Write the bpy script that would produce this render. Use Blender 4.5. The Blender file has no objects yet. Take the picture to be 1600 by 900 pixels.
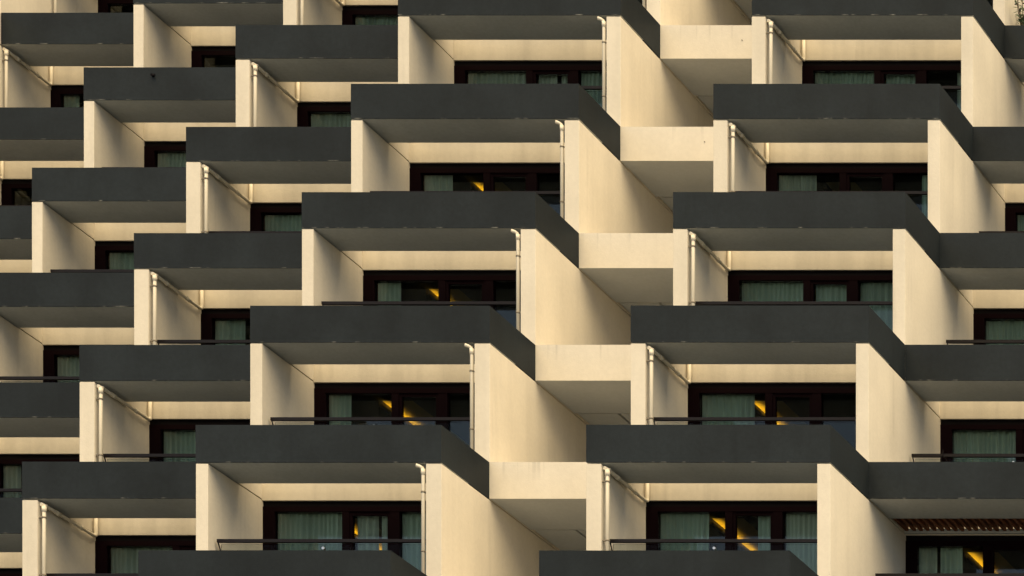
import bpy, math, random
from math import radians, sin, cos, pi
random.seed(7)
sc = bpy.context.scene
C = sc.collection

# ------------------------------------------------------------------ camera, light, exposure
P = 257.65 / 2.8          # lattice units per metre
D = 60.0                  # metres from the camera to the nearest balcony row
S = 0.0265 * D            # set-back of each storey / each bay
H = 2.8                   # storey height
HP = 60.3 / P             # height of a planter trough
cam = bpy.data.cameras.new('camera'); cam_o = bpy.data.objects.new('camera', cam); C.objects.link(cam_o)
cam_o.location = (0, 0, 0); cam_o.rotation_euler = (pi/2, 0, 0)
cam.sensor_width = 36; cam.lens = P * D / 1600 * 36
cam.shift_x = -2879.6 / 1600; cam.shift_y = 2531.9 / 1600
cam.clip_start = 1; cam.clip_end = 6000
sc.camera = cam_o

SUN_AZ, SUN_EL = 132, 72  # azimuth clockwise from +Y: from the right, in front of the facade
world = bpy.data.worlds.new('World'); sc.world = world; world.use_nodes = True
wn = world.node_tree
sky = wn.nodes.new('ShaderNodeTexSky'); sky.sky_type = 'NISHITA'; sky.sun_disc = False
sky.sun_elevation = radians(SUN_EL); sky.sun_rotation = radians(SUN_AZ)
sky.air_density = 1.0; sky.dust_density = 1.0; sky.ozone_density = 1.0
hs = wn.nodes.new('ShaderNodeHueSaturation'); hs.inputs['Saturation'].default_value = 0.6   # thin overcast
wn.links.new(sky.outputs[0], hs.inputs['Color']); wn.links.new(hs.outputs[0], wn.nodes['Background'].inputs[0])
wn.nodes['Background'].inputs[1].default_value = 0.05
sun = bpy.data.lights.new('sun', 'SUN'); sun.energy = 2.5; sun.angle = radians(92); sun.color = (1.0, 0.76, 0.385)
sun_o = bpy.data.objects.new('sun', sun); C.objects.link(sun_o)
a, e = radians(SUN_AZ), radians(SUN_EL)
from mathutils import Vector
sun_o.rotation_euler = Vector((sin(a)*cos(e), cos(a)*cos(e), sin(e))).to_track_quat('Z', 'Y').to_euler()
sun_o.location = (30, -30, 60)
sc.view_settings.view_transform = 'Standard'; sc.view_settings.look = 'None'
sc.view_settings.exposure = 1.8; sc.view_settings.gamma = 1.0
sc.cycles.max_bounces = 8; sc.cycles.diffuse_bounces = 5; sc.cycles.transparent_max_bounces = 12

# ------------------------------------------------------------------ materials
def mat(name, col, rough=0.8, spec=0.3, mottle=0.0, streak=0.0, bump=0.0, grain=0.0, chips=0.0, metal=0.0, stain=0.0, vary=0.0, drip=0.0):
    m = bpy.data.materials.new(name); m.use_nodes = True; nt = m.node_tree; n = nt.nodes; L = nt.links
    b = n['Principled BSDF']; b.inputs['Roughness'].default_value = rough
    b.inputs['Specular IOR Level'].default_value = spec; b.inputs['Metallic'].default_value = metal
    geo = n.new('ShaderNodeNewGeometry')
    cur = n.new('ShaderNodeRGB'); cur.outputs[0].default_value = (*col, 1); out = cur.outputs[0]
    def mul(out, src, lo, hi, a=0.35, z=0.65):
        r = n.new('ShaderNodeMapRange'); r.inputs[1].default_value = a; r.inputs[2].default_value = z
        r.inputs[3].default_value = lo; r.inputs[4].default_value = hi; L.new(src, r.inputs[0])
        x = n.new('ShaderNodeMix'); x.data_type = 'RGBA'; x.blend_type = 'MULTIPLY'; x.inputs[0].default_value = 1
        L.new(out, x.inputs[6]); cc = n.new('ShaderNodeCombineColor')
        for i in range(3): L.new(r.outputs[0], cc.inputs[i])
        L.new(cc.outputs[0], x.inputs[7]); return x.outputs[2]
    if vary:
        oi = n.new('ShaderNodeObjectInfo'); out = mul(out, oi.outputs['Random'], 1-vary, 1+vary, 0, 1)
    def noise(scale, sx=1, sy=1, sz=1, detail=3):
        mp = n.new('ShaderNodeMapping'); mp.inputs['Scale'].default_value = (sx, sy, sz)
        L.new(geo.outputs['Position'], mp.inputs[0])
        t = n.new('ShaderNodeTexNoise'); t.inputs['Scale'].default_value = scale; t.inputs['Detail'].default_value = detail
        L.new(mp.outputs[0], t.inputs[0]); return t.outputs[0]
    if mottle: out = mul(out, noise(0.9), 1-mottle, 1+mottle*0.6)
    if grain: out = mul(out, noise(14, detail=6), 1-grain, 1+grain*0.5)
    if streak: out = mul(out, noise(3.0, 1, 1, 0.06, 4), 1-streak, 1.0, 0.32, 0.55)
    if stain:
        out = mul(out, noise(2.3, 1.6, 1.6, 0.14, 5), 1.0, 1-stain, 0.62, 0.75)
    if drip:    # rain drips that run down from the top edge (object coordinates, top at HP)
        tc = n.new('ShaderNodeTexCoord'); sx = n.new('ShaderNodeSeparateXYZ'); L.new(tc.outputs['Object'], sx.inputs[0])
        nz = noise(9.0, 1, 1, 0.03, 3)
        th = n.new('ShaderNodeMapRange'); th.inputs[1].default_value = 0.58; th.inputs[2].default_value = 0.70; L.new(nz, th.inputs[0])
        tp = n.new('ShaderNodeMapRange'); tp.inputs[1].default_value = HP*0.45; tp.inputs[2].default_value = HP; L.new(sx.outputs[2], tp.inputs[0])
        mm = n.new('ShaderNodeMath'); mm.operation = 'MULTIPLY'; L.new(th.outputs[0], mm.inputs[0]); L.new(tp.outputs[0], mm.inputs[1])
        out = mul(out, mm.outputs[0], 1.0, 1-drip, 0, 1)
    if chips:   # bare patches of old paint along lower edges, where a vertex attribute marks them
        at = n.new('ShaderNodeAttribute'); at.attribute_name = 'edge'
        nz = noise(5.0, 1, 1, 1, 6)
        r = n.new('ShaderNodeMapRange'); r.inputs[1].default_value = 0.56; r.inputs[2].default_value = 0.72
        L.new(nz, r.inputs[0])
        mm = n.new('ShaderNodeMath'); mm.operation = 'MULTIPLY'; L.new(r.outputs[0], mm.inputs[0]); L.new(at.outputs['Fac'], mm.inputs[1])
        x = n.new('ShaderNodeMix'); x.data_type = 'RGBA'; L.new(mm.outputs[0], x.inputs[0]); L.new(out, x.inputs[6])
        x.inputs[7].default_value = (0.24, 0.24, 0.22, 1); out = x.outputs[2]
    L.new(out, b.inputs['Base Color'])
    if bump:
        bp = n.new('ShaderNodeBump'); bp.inputs['Strength'].default_value = bump; bp.inputs['Distance'].default_value = 0.01
        L.new(noise(40, detail=4), bp.inputs['Height']); L.new(bp.outputs[0], b.inputs['Normal'])
    return m
CREAM = (0.665, 0.61, 0.515)
M = {
 'cream': mat('cream_render', CREAM, 0.85, 0.2, mottle=0.05, streak=0.06, bump=0.25, grain=0.03, stain=0.10, vary=0.025),
 'cream_beam': mat('cream_render_beam', CREAM, 0.85, 0.2, mottle=0.05, streak=0.03, bump=0.25, grain=0.03, vary=0.02, drip=0.2),
 'cream_band': mat('cream_render_band', CREAM, 0.85, 0.2, mottle=0.06, streak=0.12, bump=0.2, grain=0.03, stain=0.12),
 'dark': mat('dark_green_grey_paint', (0.0140, 0.0188, 0.0228), 0.6, 0.14, mottle=0.22, streak=0.10, bump=0.15, grain=0.10, stain=0.10, vary=0.07),
 'chip': mat('dark_paint_worn_edge', (0.0140, 0.0188, 0.0228), 0.6, 0.14, mottle=0.1, grain=0.1, chips=1.0),
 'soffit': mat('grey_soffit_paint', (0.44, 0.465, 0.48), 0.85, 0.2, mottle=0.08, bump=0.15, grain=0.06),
 'tile': mat('grey_terrace_tile', (0.075, 0.08, 0.085), 0.8, 0.2, mottle=0.1),
 'tile_pale': mat('pale_grey_lacquer', (0.7, 0.7, 0.68), 0.5, 0.3),
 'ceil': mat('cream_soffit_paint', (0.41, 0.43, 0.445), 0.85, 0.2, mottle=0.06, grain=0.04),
 'frame': mat('dark_maroon_frame', (0.005, 0.0009, 0.0022), 0.7, 0.04),
 'header': mat('black_blind_box', (0.004, 0.003, 0.0045), 0.6, 0.08),
 'rail': mat('black_handrail', (0.005, 0.003, 0.004), 0.5, 0.2),
 'pipe': mat('cream_pipe_paint', (0.74, 0.67, 0.54), 0.5, 0.4, mottle=0.04),
 'clamp': mat('grey_pipe_clamp', (0.20, 0.17, 0.13), 0.5, 0.4),
 'room': mat('dimmed_room_lining', (0.035, 0.024, 0.020), 0.8, 0.2, mottle=0.1),  # dimness of the unlit rooms is put into this very dark brown
 'roomceil': mat('lamp_glow_ceiling', (0.35, 0.24, 0.07), 0.8, 0.2),  # lamp glow painted in: ochre only on the strip that looks lit
 'curtain': mat('sage_green_curtain', (0.54, 0.63, 0.57), 0.9, 0.1, streak=0.2),
 'curtain_grey': mat('grey_green_curtain', (0.60, 0.645, 0.585), 0.9, 0.1, streak=0.2),
 'timber': mat('rusty_brown_timber', (0.20, 0.075, 0.035), 0.75, 0.2, mottle=0.2, grain=0.2),
 'steel': mat('brushed_steel', (0.6, 0.6, 0.58), 0.35, 0.5, metal=1.0),
 'ground': mat('grey_paving', (0.12, 0.13, 0.135), 0.9, 0.2, mottle=0.1),
 'leaf': mat('dark_green_leaf', (0.05, 0.075, 0.035), 0.6, 0.3, mottle=0.3),
 'stem': mat('brown_stem', (0.07, 0.05, 0.035), 0.9, 0.1),
}
def glass(name, tint, gloss=1.0, ior=1.5):
    m = bpy.data.materials.new(name); m.use_nodes = True; nt = m.node_tree; n = nt.nodes; L = nt.links
    n.remove(n['Principled BSDF'])
    tr = n.new('ShaderNodeBsdfTransparent'); tr.inputs[0].default_value = (*tint, 1)
    gl = n.new('ShaderNodeBsdfGlossy'); gl.inputs['Roughness'].default_value = 0.02; gl.inputs[0].default_value = (gloss,)*3 + (1,)
    fr = n.new('ShaderNodeFresnel'); fr.inputs[0].default_value = ior
    mx = n.new('ShaderNodeMixShader'); L.new(fr.outputs[0], mx.inputs[0]); L.new(tr.outputs[0], mx.inputs[1]); L.new(gl.outputs[0], mx.inputs[2])
    L.new(mx.outputs[0], n['Material Output'].inputs[0]); return m
M['glass'] = glass('window_glass', (0.90, 0.95, 0.92), 0.6)
M['railglass'] = glass('balustrade_glass', (0.93, 0.95, 0.93), 0.04)
lamp = bpy.data.materials.new('amber_lamp'); lamp.use_nodes = True
lb = lamp.node_tree.nodes['Principled BSDF']; lb.inputs['Base Color'].default_value = (0.8, 0.5, 0.05, 1)
lb.inputs['Emission Color'].default_value = (1.0, 0.62, 0.05, 1); lb.inputs['Emission Strength'].default_value = 8.0
M['lamp'] = lamp

# ------------------------------------------------------------------ mesh helpers
class MB:
    def __init__(s): s.v = []; s.f = []; s.m = []; s.edge = []; s.smooth = []
    def vert(s, p, e=0.0): s.v.append(p); s.edge.append(e); return len(s.v)-1
    def face(s, idx, mi=0, sm=False): s.f.append(idx); s.m.append(mi); s.smooth.append(sm)
    def box(s, x0, x1, y0, y1, z0, z1, mi=0, bottom=None):
        b = [s.vert(p) for p in ((x0,y0,z0),(x1,y0,z0),(x1,y1,z0),(x0,y1,z0),(x0,y0,z1),(x1,y0,z1),(x1,y1,z1),(x0,y1,z1))]
        s.face([b[3],b[2],b[1],b[0]], mi if bottom is None else bottom)
        for q in ((4,5,6,7),(0,1,5,4),(1,2,6,5),(2,3,7,6),(3,0,4,7)): s.face([b[i] for i in q], mi)
    def tube(s, pts, r, mi=0, n=10, cap=True):
        pts = [Vector(p) for p in pts]; rings = []
        for i, p in enumerate(pts):
            d = (pts[min(i+1, len(pts)-1)] - pts[max(i-1, 0)]).normalized()
            u = d.orthogonal().normalized() if i == 0 else (u - d*u.dot(d)).normalized()
            w = d.cross(u)
            rings.append([s.vert(tuple(p + (u*cos(2*pi*k/n) + w*sin(2*pi*k/n))*r)) for k in range(n)])
        for a, b in zip(rings, rings[1:]):
            for k in range(n): s.face([a[k], a[(k+1)%n], b[(k+1)%n], b[k]], mi, True)
        if cap: s.face(rings[0][::-1], mi); s.face(rings[-1], mi)
    def mesh(s, name, mats):
        me = bpy.data.meshes.new(name); me.from_pydata(s.v, [], s.f)
        for m in mats: me.materials.append(M[m])
        me.polygons.foreach_set('material_index', s.m); me.polygons.foreach_set('use_smooth', s.smooth)
        if any(s.edge):
            at = me.attributes.new('edge', 'FLOAT', 'POINT'); at.data.foreach_set('value', s.edge)
        me.update(); return me
def link(name, me, parent=None, loc=(0,0,0), bevel=0):
    o = bpy.data.objects.new(name, me); C.objects.link(o); o.location = loc
    if parent: o.parent = parent
    if bevel:
        b = o.modifiers.new('bevel', 'BEVEL'); b.width = bevel; b.segments = 2; b.limit_method = 'ANGLE'
    return o
def tag(o, label=None, cat=None, group=None, kind=None):
    for k, v in (('label', label), ('category', cat), ('group', group), ('kind', kind)):
        if v: o[k] = v
_cache = {}
def cached(key, fn):
    if key not in _cache: _cache[key] = fn()
    return _cache[key]

# ------------------------------------------------------------------ the lattice
ZB0 = 2061.8 / P          # underside of planter 0
GAP = 0.025               # shadow joint under every planter
T1 = 0.0151 * D           # depth of a planter trough
FL = 0.51                 # terrace floor above the underside of its planter
def zb(k): return ZB0 + k*H
def yf(k, off): return D + (k + off)*S
def X(v): return v / P
# bays: inner left, inner right, planter left, planter right, set-back steps, pipe on left / right, side return
BAYS = {
 'A': dict(c=(-3443.5,-3094), p=(-3463,-3069), off=0, pl=0, pr=1, ret=1),
 'B': dict(c=(-2813,-2466.5),   p=(-2837,-2445.5), off=0, pl=1, pr=0, ret=1),
 'C': dict(c=(-2445.5,-2093),   p=(-2445.5,-2068), off=1, pl=0, pr=0, ret=0),
 'Z': dict(c=(-3813,-3463),   p=(-3838,-3463), off=1, pl=1, pr=0, ret=0),
 'Y': dict(c=(-4188,-3838),   p=(-4207,-3838), off=2, pl=0, pr=0, ret=0),
 'X': dict(c=(-4556,-4207),   p=(-4555,-4207), off=3, pl=1, pr=0, ret=0),
}
KMIN, KMAX = -1, 8
building = bpy.data.objects.new('terraced_building', None); C.objects.link(building)
building.location = (X(-3300), D + 3*S, -1.6)
tag(building, 'terraced cream concrete building with stepped balconies and dark grey planter bands', 'building')
BO = Vector(building.location)
def part(name, me, loc, bevel=0):
    return link(name, me, building, tuple(Vector(loc) - BO), bevel)

# ---- planters: a hollow trough with a return along the open right flank
def planter_mesh(w, ret):
    b = MB(); t = 0.09; d = T1; h = HP; e = 0.018
    # worn strip along the lower front edge is its own band of faces
    def q(pts, mi=0, ed=(0,0,0,0)): b.face([b.vert(p, x) for p, x in zip(pts, ed)], mi)
    q([(0,0,e),(w,0,e),(w,0,h),(0,0,h)])
    q([(0,0,0),(w,0,0),(w,0,e),(0,0,e)], 2, (1,1,0.2,0.2))
    q([(0,e,0),(w,e,0),(w,0,0),(0,0,0)], 2, (0.3,0.3,1,1))
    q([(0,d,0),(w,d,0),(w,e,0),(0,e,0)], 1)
    yr = S if ret else d
    q([(w,0,0),(w,yr,0),(w,yr,h),(w,0,h)])
    q([(0,d,0),(0,0,0),(0,0,h),(0,d,h)])
    if ret:
        r = 0.12
        q([(w-r,d,0),(0,d,0),(0,d,h),(w-r,d,h)])
        q([(w-r,yr,0),(w-r,d,0),(w-r,d,h),(w-r,yr,h)])
        q([(w,yr,0),(w-r,yr,0),(w-r,yr,h),(w,yr,h)])
        q([(w-r,yr,0),(w,yr,0),(w,d,0),(w-r,d,0)])
        q([(w-r,d,h),(w,d,h),(w,yr,h),(w-r,yr,h)])
    else:
        q([(w,d,0),(0,d,0),(0,d,h),(w,d,h)])
    # rim and hollow
    q([(0,0,h),(w,0,h),(w-t,t,h),(t,t,h)]); q([(w,0,h),(w,d,h),(w-t,d-t,h),(w-t,t,h)])
    q([(w,d,h),(0,d,h),(t,d-t,h),(w-t,d-t,h)]); q([(0,d,h),(0,0,h),(t,t,h),(t,d-t,h)])
    g = h - 0.15
    q([(t,t,h),(w-t,t,h),(w-t,t,g),(t,t,g)]); q([(w-t,t,h),(w-t,d-t,h),(w-t,d-t,g),(w-t,t,g)])
    q([(w-t,d-t,h),(t,d-t,h),(t,d-t,g),(w-t,d-t,g)]); q([(t,d-t,h),(t,t,h),(t,t,g),(t,d-t,g)])
    q([(t,t,g),(w-t,t,g),(w-t,d-t,g),(t,d-t,g)])
    return b.mesh('planter', ['dark', 'soffit', 'chip'])
def slab_mesh(w):
    b = MB(); b.box(0, w, 0, S+5.6, 0, FL+0.03); b.m[1] = 1; return b.mesh('terrace_slab', ['cream_band', 'tile'])
def box_mesh(name, w, d, h, m, mb=None):
    b = MB(); b.box(0, w, 0, d, 0, h, 0, 1 if mb else None); return b.mesh(name, [m] + ([mb] if mb else []))

for name, B in BAYS.items():
    w = X(B['p'][1]-B['p'][0])
    for k in range(KMIN, KMAX+1):
        part('planter', cached(('pl', round(w,4), B['ret']), lambda: planter_mesh(w, B['ret'])), (X(B['p'][0]) + random.uniform(-.004,.004), yf(k,B['off']) - random.uniform(0,.006), zb(k) + random.uniform(-.005,.005)))

# ---- party walls and the stubs above them beside each slot
WALLS = [(-3463,-3443.5,0,0),(-3094,-3069,0,.12),(-2837,-2813,0,0),(-2466.5,-2445.5,0,.12),(-2093,-2068,1,0),(-3838,-3813,1,0),(-4207,-4188,2,0),(-4582,-4556,2,0)]
LW = 4.2*S
for x0, x1, off, cut in WALLS:
    w = X(x1-x0)
    for k in range(KMIN+1, KMAX+1):
        part('party_wall', cached(('wall', x0), lambda: box_mesh('party_wall', w, LW, H-GAP, 'cream')), (X(x0), yf(k,off), zb(k-1)), 0.006)
        ws = w - cut
        part('wall_stub', cached(('stub', x0), lambda: box_mesh('wall_stub', ws, S-T1-0.004, HP, 'cream')), (X(x0), yf(k,off)+T1+0.002, zb(k)))

# ---- terrace slabs (their front edge is the bright band over each window), rooms, windows, rails
WIN = [(19.4,130.5,0),(147,205,1),(224.6,330.5,0)]    # pane left, right, is it the door leaf
HW = H - FL - 0.03                                  # clear window height
def frame_mesh(w):
    b = MB(); p = [X(v) for pr in WIN for v in pr[:2]]; top = HW; ph = HW - 0.19
    b.box(0, w, 0.02, 0.12, top-0.10, top, 1)        # blind box
    b.box(0, p[0], 0, 0.10, 0, top-0.102); b.box(p[1], p[2]-0.05, 0, 0.10, 0.06, ph)
    b.box(p[3]+0.05, p[4], 0, 0.10, 0.06, ph); b.box(p[5], w, 0, 0.10, 0, top-0.102)
    b.box(p[0], p[5], -0.004, 0.10, ph, top-0.102); b.box(p[0], p[5], -0.004, 0.10, 0, 0.06)
    return b.mesh('frame', ['frame', 'header'])
def leaf_mesh(x0, x1, h, t):
    b = MB(); x0 = X(x0)-0.048; x1 = X(x1)+0.048
    b.box(x0, x0+t, 0.012, 0.08, 0.062, h); b.box(x1-t, x1, 0.012, 0.08, 0.062, h)
    b.box(x0+t, x1-t, 0.014, 0.08, h-t-0.012, h); b.box(x0+t, x1-t, 0.014, 0.08, 0.062, 0.062+t*2)
    return b.mesh('door_leaf', ['frame'])
def handle_mesh(x):
    b = MB(); x = X(x); b.box(x-0.02, x+0.02, 0.0, 0.012, 0.95, 1.12); b.tube([(x,-0.03,1.06),(x-0.10,-0.03,1.06)], 0.01)
    b.tube([(x,0.0,1.06),(x,-0.03,1.06)], 0.01); return b.mesh('handle', ['steel'])
def pane_mesh(x0, x1, z0, z1):
    b = MB(); b.box(X(x0), X(x1), 0.05, 0.062, z0, z1); return b.mesh('pane', ['glass'])
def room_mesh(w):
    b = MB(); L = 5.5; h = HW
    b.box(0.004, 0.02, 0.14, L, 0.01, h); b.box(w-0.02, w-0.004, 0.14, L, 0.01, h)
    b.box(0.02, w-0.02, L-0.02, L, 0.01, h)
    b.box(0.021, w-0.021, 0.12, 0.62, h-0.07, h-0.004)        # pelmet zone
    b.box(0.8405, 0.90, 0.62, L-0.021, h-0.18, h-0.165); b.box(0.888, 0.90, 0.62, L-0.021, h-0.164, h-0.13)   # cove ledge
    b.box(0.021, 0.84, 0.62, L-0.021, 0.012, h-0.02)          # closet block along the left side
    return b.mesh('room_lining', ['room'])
def ceil_mesh(w):
    b = MB(); b.box(0.842, 1.42, 0.622, 5.45, HW-0.025, HW-0.006); b.box(1.425, w-0.021, 0.622, 5.45, HW-0.035, HW-0.006, 1); return b.mesh('room_ceiling', ['roomceil', 'room'])  # ochre strip where the glow shows, near-black board beyond holds the shade
def lamp_mesh():
    b = MB(); b.box(0.850, 0.880, 0.80, 4.6, HW-0.155, HW-0.145); return b.mesh('lamp_strip', ['lamp'])
LIT = {('A',1),('A',2),('A',3),('A',4),('B',1),('B',2),('C',1)}
def rail_mesh(w):
    b = MB(); b.box(0.05, w-0.03, -0.025, 0.025, -0.027, 0.027); return b.mesh('handrail', ['rail'])
def bracket_mesh():
    b = MB(); b.tube([(0.06,0,-0.02),(0.075,0.02,-0.10),(0.09,0.05,-0.22)], 0.012, 0, 6); return b.mesh('bracket', ['rail'])
def gl_mesh(x0, x1):
    b = MB(); b.box(x0, x1, 0.03, 0.042, -0.95, -0.045); return b.mesh('glass_panel', ['railglass'])
def clip_mesh():
    b = MB(); b.tube([(0,-0.012,0),(0,0.055,0)], 0.024, 0, 10); return b.mesh('glass_clip', ['steel'])

def on_screen(x, z, y, m=60):
    u = 3679.6 + x*P*D/y; v = 2981.9 - z*P*D/y
    return -m < u < 1600+m and -m < v < 900+m
for name, B in BAYS.items():
    x0 = X(B['c'][0]); w = X(B['c'][1]-B['c'][0]); wk = round(w, 4)
    for k in range(KMIN, KMAX+1):
        ys = yf(k, B['off']) + S
        # slab k: floor of the room above planter k, ceiling of the room below it
        part('terrace_slab', cached(('slab', wk), lambda: slab_mesh(w)), (x0, ys, zb(k)-0.03))
        if k < KMAX:
            rail = part('handrail', cached(('rail', wk), lambda: rail_mesh(w)), (x0, ys+0.19, zb(k)+1.50))
            link('bracket', cached('br', bracket_mesh), rail); 
            link('glass_panel', cached(('g1', wk), lambda: gl_mesh(0.10, w/2-0.006)), rail)
            link('glass_panel', cached(('g2', wk), lambda: gl_mesh(w/2+0.006, w-0.04)), rail)
            link('glass_clip', cached('clip', clip_mesh), rail, (w/2, 0, -0.125))
        if k > KMIN:
            zf = zb(k-1) + FL; yw = ys + 0.02
            win = part('window', cached(('frame', wk), lambda: frame_mesh(w)), (x0, yw, zf))
            for i, (a, b_, door) in enumerate(WIN):
                h1 = HW-0.19 if not door else HW-0.255
                z0 = 0.06 if not door else 0.19
                if door:
                    lf = link('door_leaf', cached('leaf', lambda: leaf_mesh(147, 205, HW-0.192, 0.05)), win)
                link('pane', cached(('pane', i), lambda: pane_mesh(a, b_, z0, h1)), win)
            link('handle', cached('handle', lambda: handle_mesh(208)), win)
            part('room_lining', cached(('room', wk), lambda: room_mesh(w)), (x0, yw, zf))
            part('room_ceiling', cached(('rceil', wk), lambda: ceil_mesh(w)), (x0, yw, zf))
            if (name, k) in LIT:
                part('lamp_strip', cached('lamp', lamp_mesh), (x0, yw, zf))

# ---- cream bridging beams between the two main bays, and the recess behind them
gx0, gx1 = X(-3069), X(-2837); gw = gx1-gx0; BD = 0.0237*D
for k in range(KMIN, KMAX+1):
    y = yf(k, 1)
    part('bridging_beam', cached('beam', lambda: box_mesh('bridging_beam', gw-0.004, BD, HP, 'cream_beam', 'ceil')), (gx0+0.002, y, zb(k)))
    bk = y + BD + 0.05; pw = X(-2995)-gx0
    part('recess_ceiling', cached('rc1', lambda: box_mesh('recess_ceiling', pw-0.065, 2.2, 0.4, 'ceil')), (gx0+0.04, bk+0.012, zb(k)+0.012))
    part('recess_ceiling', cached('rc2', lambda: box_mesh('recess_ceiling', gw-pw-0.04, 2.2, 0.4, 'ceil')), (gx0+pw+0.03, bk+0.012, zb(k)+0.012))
    part('recess_wall', cached('rw', lambda: box_mesh('recess_wall', gw, 0.2, H, 'cream')), (gx0, bk+2.22, zb(k)-H+0.3))
    def spout():
        b = MB(); b.tube([(0,-0.015,0),(0,0.02,0)], 0.010, 0, 8); return b.mesh('weep_spout', ['clamp'])
    part('weep_spout', cached('spout', spout), (gx0 + gw*random.uniform(0.62,0.72), y, zb(k)+HP*random.uniform(0.5,0.75)))

# ---- rain pipes
PR = 0.032
def pipe_left():       # down the front, along under the planter, up into the slot at the back
    b = MB(); x = 0.088; y0 = 0.05; y1 = S-0.06; z = -0.085
    b.tube([(x,y0,-2.25),(x,y0,z-0.07),(x,y0+0.02,z-0.02),(x,y0+0.07,z)], PR, 0, 12, True)
    b.tube([(x-0.045,y0-0.02,z+0.0),(x-0.02,y0+0.05,z),(x-0.02,y1-0.06,z),(x-0.02,y1-0.01,z+0.02),(x-0.02,y1,z+0.07),(x-0.02,y1,0.5)], PR, 0, 12)
    return b.mesh('rain_pipe', ['pipe'])
def pipe_right():
    b = MB(); x = -0.072; y0 = 0.05; z = -0.06
    b.tube([(x,y0,-2.25),(x,y0,z-0.07),(x-0.015,y0-0.005,z-0.02),(x-0.05,y0-0.02,z),(x-0.105,y0-0.04,z+0.012)], PR, 0, 12)
    return b.mesh('rain_pipe', ['pipe'])
def clamp_mesh(sgn):
    b = MB(); b.tube([(0,0,-0.014),(0,0,0.014)], PR+0.007, 0, 12)
    b.box(min(sgn*0.03, sgn*0.12), max(sgn*0.03, sgn*0.12), -0.012, 0.012, -0.010, 0.010); return b.mesh('pipe_clamp', ['clamp'])
def joint_mesh():
    b = MB(); b.tube([(0,0,-0.05),(0,0,0.05)], PR+0.009, 0, 12); return b.mesh('pipe_collar', ['pipe'])
def hjoint_mesh():
    b = MB(); b.tube([(0,-0.05,0),(0,0.05,0)], PR+0.009, 0, 12); return b.mesh('pipe_collar', ['pipe'])
for name, B in BAYS.items():
    for k in range(KMIN+1, KMAX+1):
        if B['pl']:
            p = part('rain_pipe', cached('pL', pipe_left), (X(B['c'][0]), yf(k,B['off']), zb(k)))
            for z in (-0.32, -1.35): link('pipe_clamp', cached('cL', lambda: clamp_mesh(-1)), p, (0.088, 0.05, z))
            link('pipe_collar', cached('jL', joint_mesh), p, (0.088, 0.05, -0.17))
            for y in (0.45, 1.1): link('pipe_collar', cached('hj', hjoint_mesh), p, (0.068, y, -0.085))
        if B['pr']:
            p = part('rain_pipe', cached('pR', pipe_right), (X(B['c'][1]), yf(k,B['off']), zb(k)))
            for z in (-0.50, -1.54): link('pipe_clamp', cached('cR', lambda: clamp_mesh(1)), p, (-0.072, 0.05, z))
            link('pipe_collar', cached('jR', joint_mesh), p, (-0.072, 0.05, -0.15))

# ---- timber slat cover in the slot of the lowest far right bay
B = BAYS['C']; px0 = X(B['c'][0]); pw = X(B['c'][1]-B['c'][0]); py = yf(1,1)+T1
def cover():
    b = MB(); b.box(0.01, pw-0.01, 0.0, S-T1-0.06, 0.13, 0.16); b.box(0.01, pw-0.01, S-T1-0.058, S-T1-0.01, -0.02, 0.06, 1); return b.mesh('pergola', ['room', 'soffit'])  # dark board above the slats is added to blacken the gaps
pg = part('pergola', cover(), (px0, py, zb(1)))
def slat():
    b = MB(); b.box(0, 0.055, 0.0, S-T1-0.062, 0.015, 0.125); return b.mesh('slat', ['timber'])
n = 30
for i in range(n):
    link('slat', cached('slat', slat), pg, (0.04 + i*(pw-0.14)/(n-1) + random.uniform(-.006,.006), 0, random.uniform(-.006,.006)))

# ---- small scupper on the planter of the second stepped bay
def scupper():
    b = MB(); b.tube([(0,-0.07,0),(0,0.03,0.01)], 0.026, 0, 10); b.box(-0.035,0.035,-0.012,0.004,0.022,0.05); return b.mesh('scupper', ['header'])
part('scupper', scupper(), (X((240-3679.6)*(1+7*.0265)), yf(5,2), zb(5)+HP*0.72))

# ------------------------------------------------------------------ curtains (hang in the windows: things of their own)
COLN = {'A':'first column left of cream beams', 'B':'first column right of cream beams', 'C':'second column right of cream beams',
        'Z':'second column left of cream beams', 'Y':'third column left of cream beams', 'X':'fourth column left of cream beams'}
ORD = {1:'lowest window', 2:'second window up', 3:'third window up', 4:'fourth window up', 5:'fifth window up', 6:'sixth window up', 7:'seventh window up'}
def curtain_mesh(x0, x1, seed):
    r = random.Random(seed); b = MB(); w = x1-x0; n = max(8, int(w/0.011)); zs = (0.03, HW*0.5, HW-0.12)
    ph = r.uniform(0, 6); f1 = r.uniform(58, 82); f2 = r.uniform(11, 17); rows = []
    for j, z in enumerate(zs):
        row = []
        for i in range(n+1):
            x = x0 + w*i/n; amp = (0.040, 0.038, 0.026)[j]
            y = amp*sin(f1*x+ph+1.3*sin(f2*x*0.6)) + 0.018*sin(f2*x+ph*2+j*0.3) + r.uniform(-.002,.002)
            row.append(b.vert((x + 0.006*sin(7*x+j), y, z)))
        rows.append(row)
    for a, c in zip(rows, rows[1:]):
        for i in range(n): b.face([a[i], a[i+1], c[i+1], c[i]], 0, True)
    return b.mesh('curtain', [r.choice(['curtain','curtain_grey'])])
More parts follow.
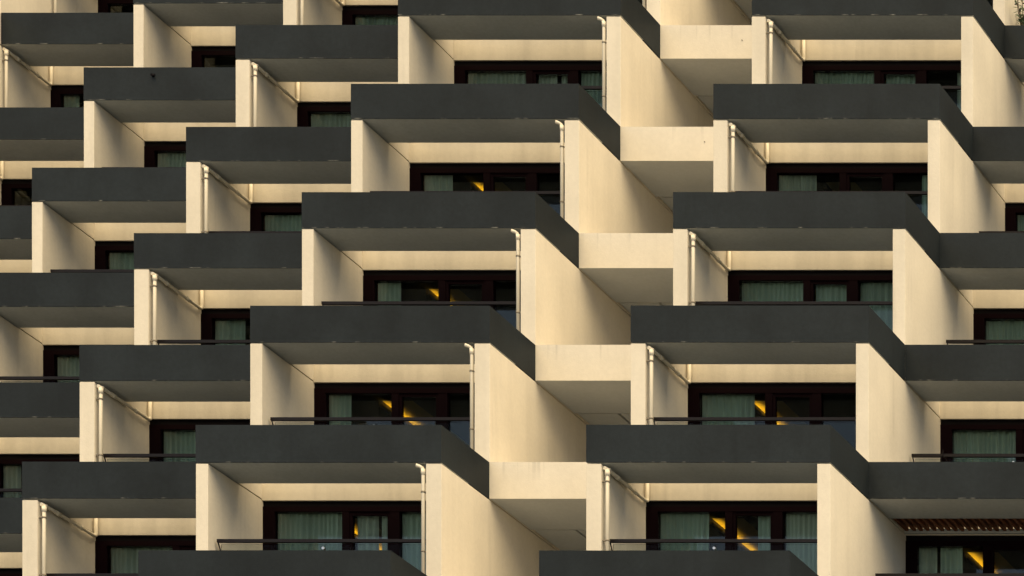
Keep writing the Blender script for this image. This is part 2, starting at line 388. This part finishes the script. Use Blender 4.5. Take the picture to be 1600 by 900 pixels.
# (bay, window, pane): [(from, to) as lattice offsets from the bay's left wall, how it hangs]
CUR = {
 ('A',1):[(16,133,'left'),(145,181,'leftdoor'),(186,207,'rightdoor'),(222,332,'right')],
 ('A',2):[(16,56,'left'),(318,334,'right')], ('A',3):[(16,58,'left'),], ('A',4):[(16,68,'left')],
 ('A',5):[(16,133,'left'),(145,181,'leftdoor'),(187,207,'rightdoor'),(222,332,'right')],
 ('B',1):[(16,97,'left'),(177,207,'door'),(222,332,'right')], ('B',2):[(16,105,'left')],
 ('B',3):[(16,133,'left'),(145,207,'door'),(222,332,'right')], ('B',4):[(16,82,'left'),(271,334,'right')],
 ('B',5):[(16,133,'left'),(145,207,'door'),(276,334,'right')],
 ('C',1):[(12,49,'farleft'),(52,92,'left')], ('C',2):[(12,133,'left'),(145,207,'door')], ('C',3):[(12,133,'left')], ('C',4):[(12,133,'left')],
 ('Z',1):[(16,133,'left')], ('Z',2):[(16,133,'left')], ('Z',3):[(16,72,'left')], ('Z',4):[(16,133,'left')], ('Z',5):[(16,133,'left')], ('Z',6):[(16,133,'left')],
 ('Y',1):[(16,133,'left'),(145,207,'door')], ('Y',2):[(16,46,'left')], ('Y',3):[(16,60,'left')], ('Y',4):[(16,133,'left')], ('Y',5):[(16,133,'left')],
 ('X',3):[(145,207,'door')], ('X',4):[(14,60,'left')], ('X',6):[(16,50,'left')],
}
PN = {'left':'left pane', 'farleft':'left end of left pane', 'leftdoor':'left half of door', 'rightdoor':'right half of door', 'door':'glass door', 'right':'right pane'}
for (nm, k), lst in CUR.items():
    B = BAYS[nm]
    for j, (a, b_, pane) in enumerate(lst):
        w = X(b_-a)
        how = 'wide drawn' if w > 0.9 else ('half drawn' if w > 0.5 else 'narrow bunched')
        me = curtain_mesh(0, w, hash((nm, k, j)) % 9999 if False else (ord(nm)*97 + k*13 + j*7))
        kind = 'sage green' if me.materials[0].name.startswith('sage') else 'grey green'
        o = link('curtain', me, None, (X(B['c'][0])+X(a), yf(k,B['off'])+S+0.02+0.17, zb(k-1)+FL))
        tag(o, f'{how} curtain, {PN[pane]}, {ORD[k]}, {COLN[nm]}', 'curtain', 'pleated curtains behind the windows')

# ------------------------------------------------------------------ a loop of cable over a handrail, a pale cabinet in a room
def cable():
    b = MB(); pts = [(0.0,-0.03,0.10),(0.015,-0.03,0.03),(-0.02,-0.03,-0.03),(-0.03,-0.03,-0.10),(0.0,-0.03,-0.17),(0.05,-0.03,-0.20),(0.09,-0.03,-0.16),(0.07,-0.03,-0.09),(0.02,-0.03,-0.03),(-0.01,-0.028,0.06)]
    b.tube(pts, 0.008, 0, 6); return b.mesh('cable', ['header'])
yr = yf(1,1)+S+0.19
co = link('cable', cable(), None, ((1474-3679.6)*yr/D/P, yr, zb(1)+1.50))
tag(co, 'thin dark cable looped over the black handrail, far right, above the timber slats', 'cable')
B = BAYS['C']; yc = yf(1,1)+S+0.75; cx = X(B['c'][0])+1.30
cab = bpy.data.objects.new('cabinet', None); C.objects.link(cab); cab.location = (cx, yc, zb(0)+FL)
tag(cab, 'pale grey cabinet inside the lowest far right window below the timber slats', 'cabinet')
b = MB(); b.box(0, 2.0, 0, 0.5, 0.01, 1.10); link('body', b.mesh('body', ['tile_pale']), cab)
b = MB(); b.box(-0.02, 2.02, -0.02, 0.52, 1.102, 1.14); link('top', b.mesh('top', ['tile_pale']), cab)
for i in range(4):
    b = MB(); b.box(0.01+i*0.5, 0.49+i*0.5, -0.018, -0.002, 0.05, 1.08); link('door', b.mesh('door', ['tile_pale']), cab)

# ------------------------------------------------------------------ shrub on the top right terrace
def shrub():
    root = bpy.data.objects.new('potted_shrub', None); C.objects.link(root)
    y = yf(5,1) + 0.45; x = (1604-3679.6)*y/D/P
    root.location = (x, y, zb(5)+HP-0.15)
    tag(root, 'dark leafy shrub growing from the planter at the top right corner', 'shrub')
    r = random.Random(3); s = MB(); l = MB()
    for i in range(9):
        an = r.uniform(0, 2*pi); ln = r.uniform(0.5, 0.95); sp = r.uniform(0.1, 0.36)
        pts = [(sp*t*cos(an)+0.02*sin(9*t), sp*t*sin(an), ln*t) for t in (0,.3,.6,1)]
        s.tube(pts, 0.008, 0, 5)
        for q in range(26):
            t = r.uniform(0.2, 1.05); c = Vector((sp*t*cos(an), sp*t*sin(an), ln*t))
            d = Vector((r.gauss(0,1), r.gauss(0,1), r.gauss(0.2,.7))).normalized(); u = d.orthogonal().normalized()
            L_ = r.uniform(0.06, 0.13)
            v = [c, c+d*L_*.5+u*L_*.2, c+d*L_, c+d*L_*.5-u*L_*.2]
            l.face([l.vert(tuple(p)) for p in v], 0)
    link('stems', s.mesh('stems', ['stem']), root); f = link('foliage', l.mesh('foliage', ['leaf']), root)
shrub()

# ------------------------------------------------------------------ ground
g = MB(); g.face([g.vert(p) for p in ((-3000,-3000,0),(3000,-3000,0),(3000,3000,0),(-3000,3000,0))])
go = link('ground', g.mesh('ground', ['ground']), None, (0,0,-1.6)); go['kind'] = 'structure'
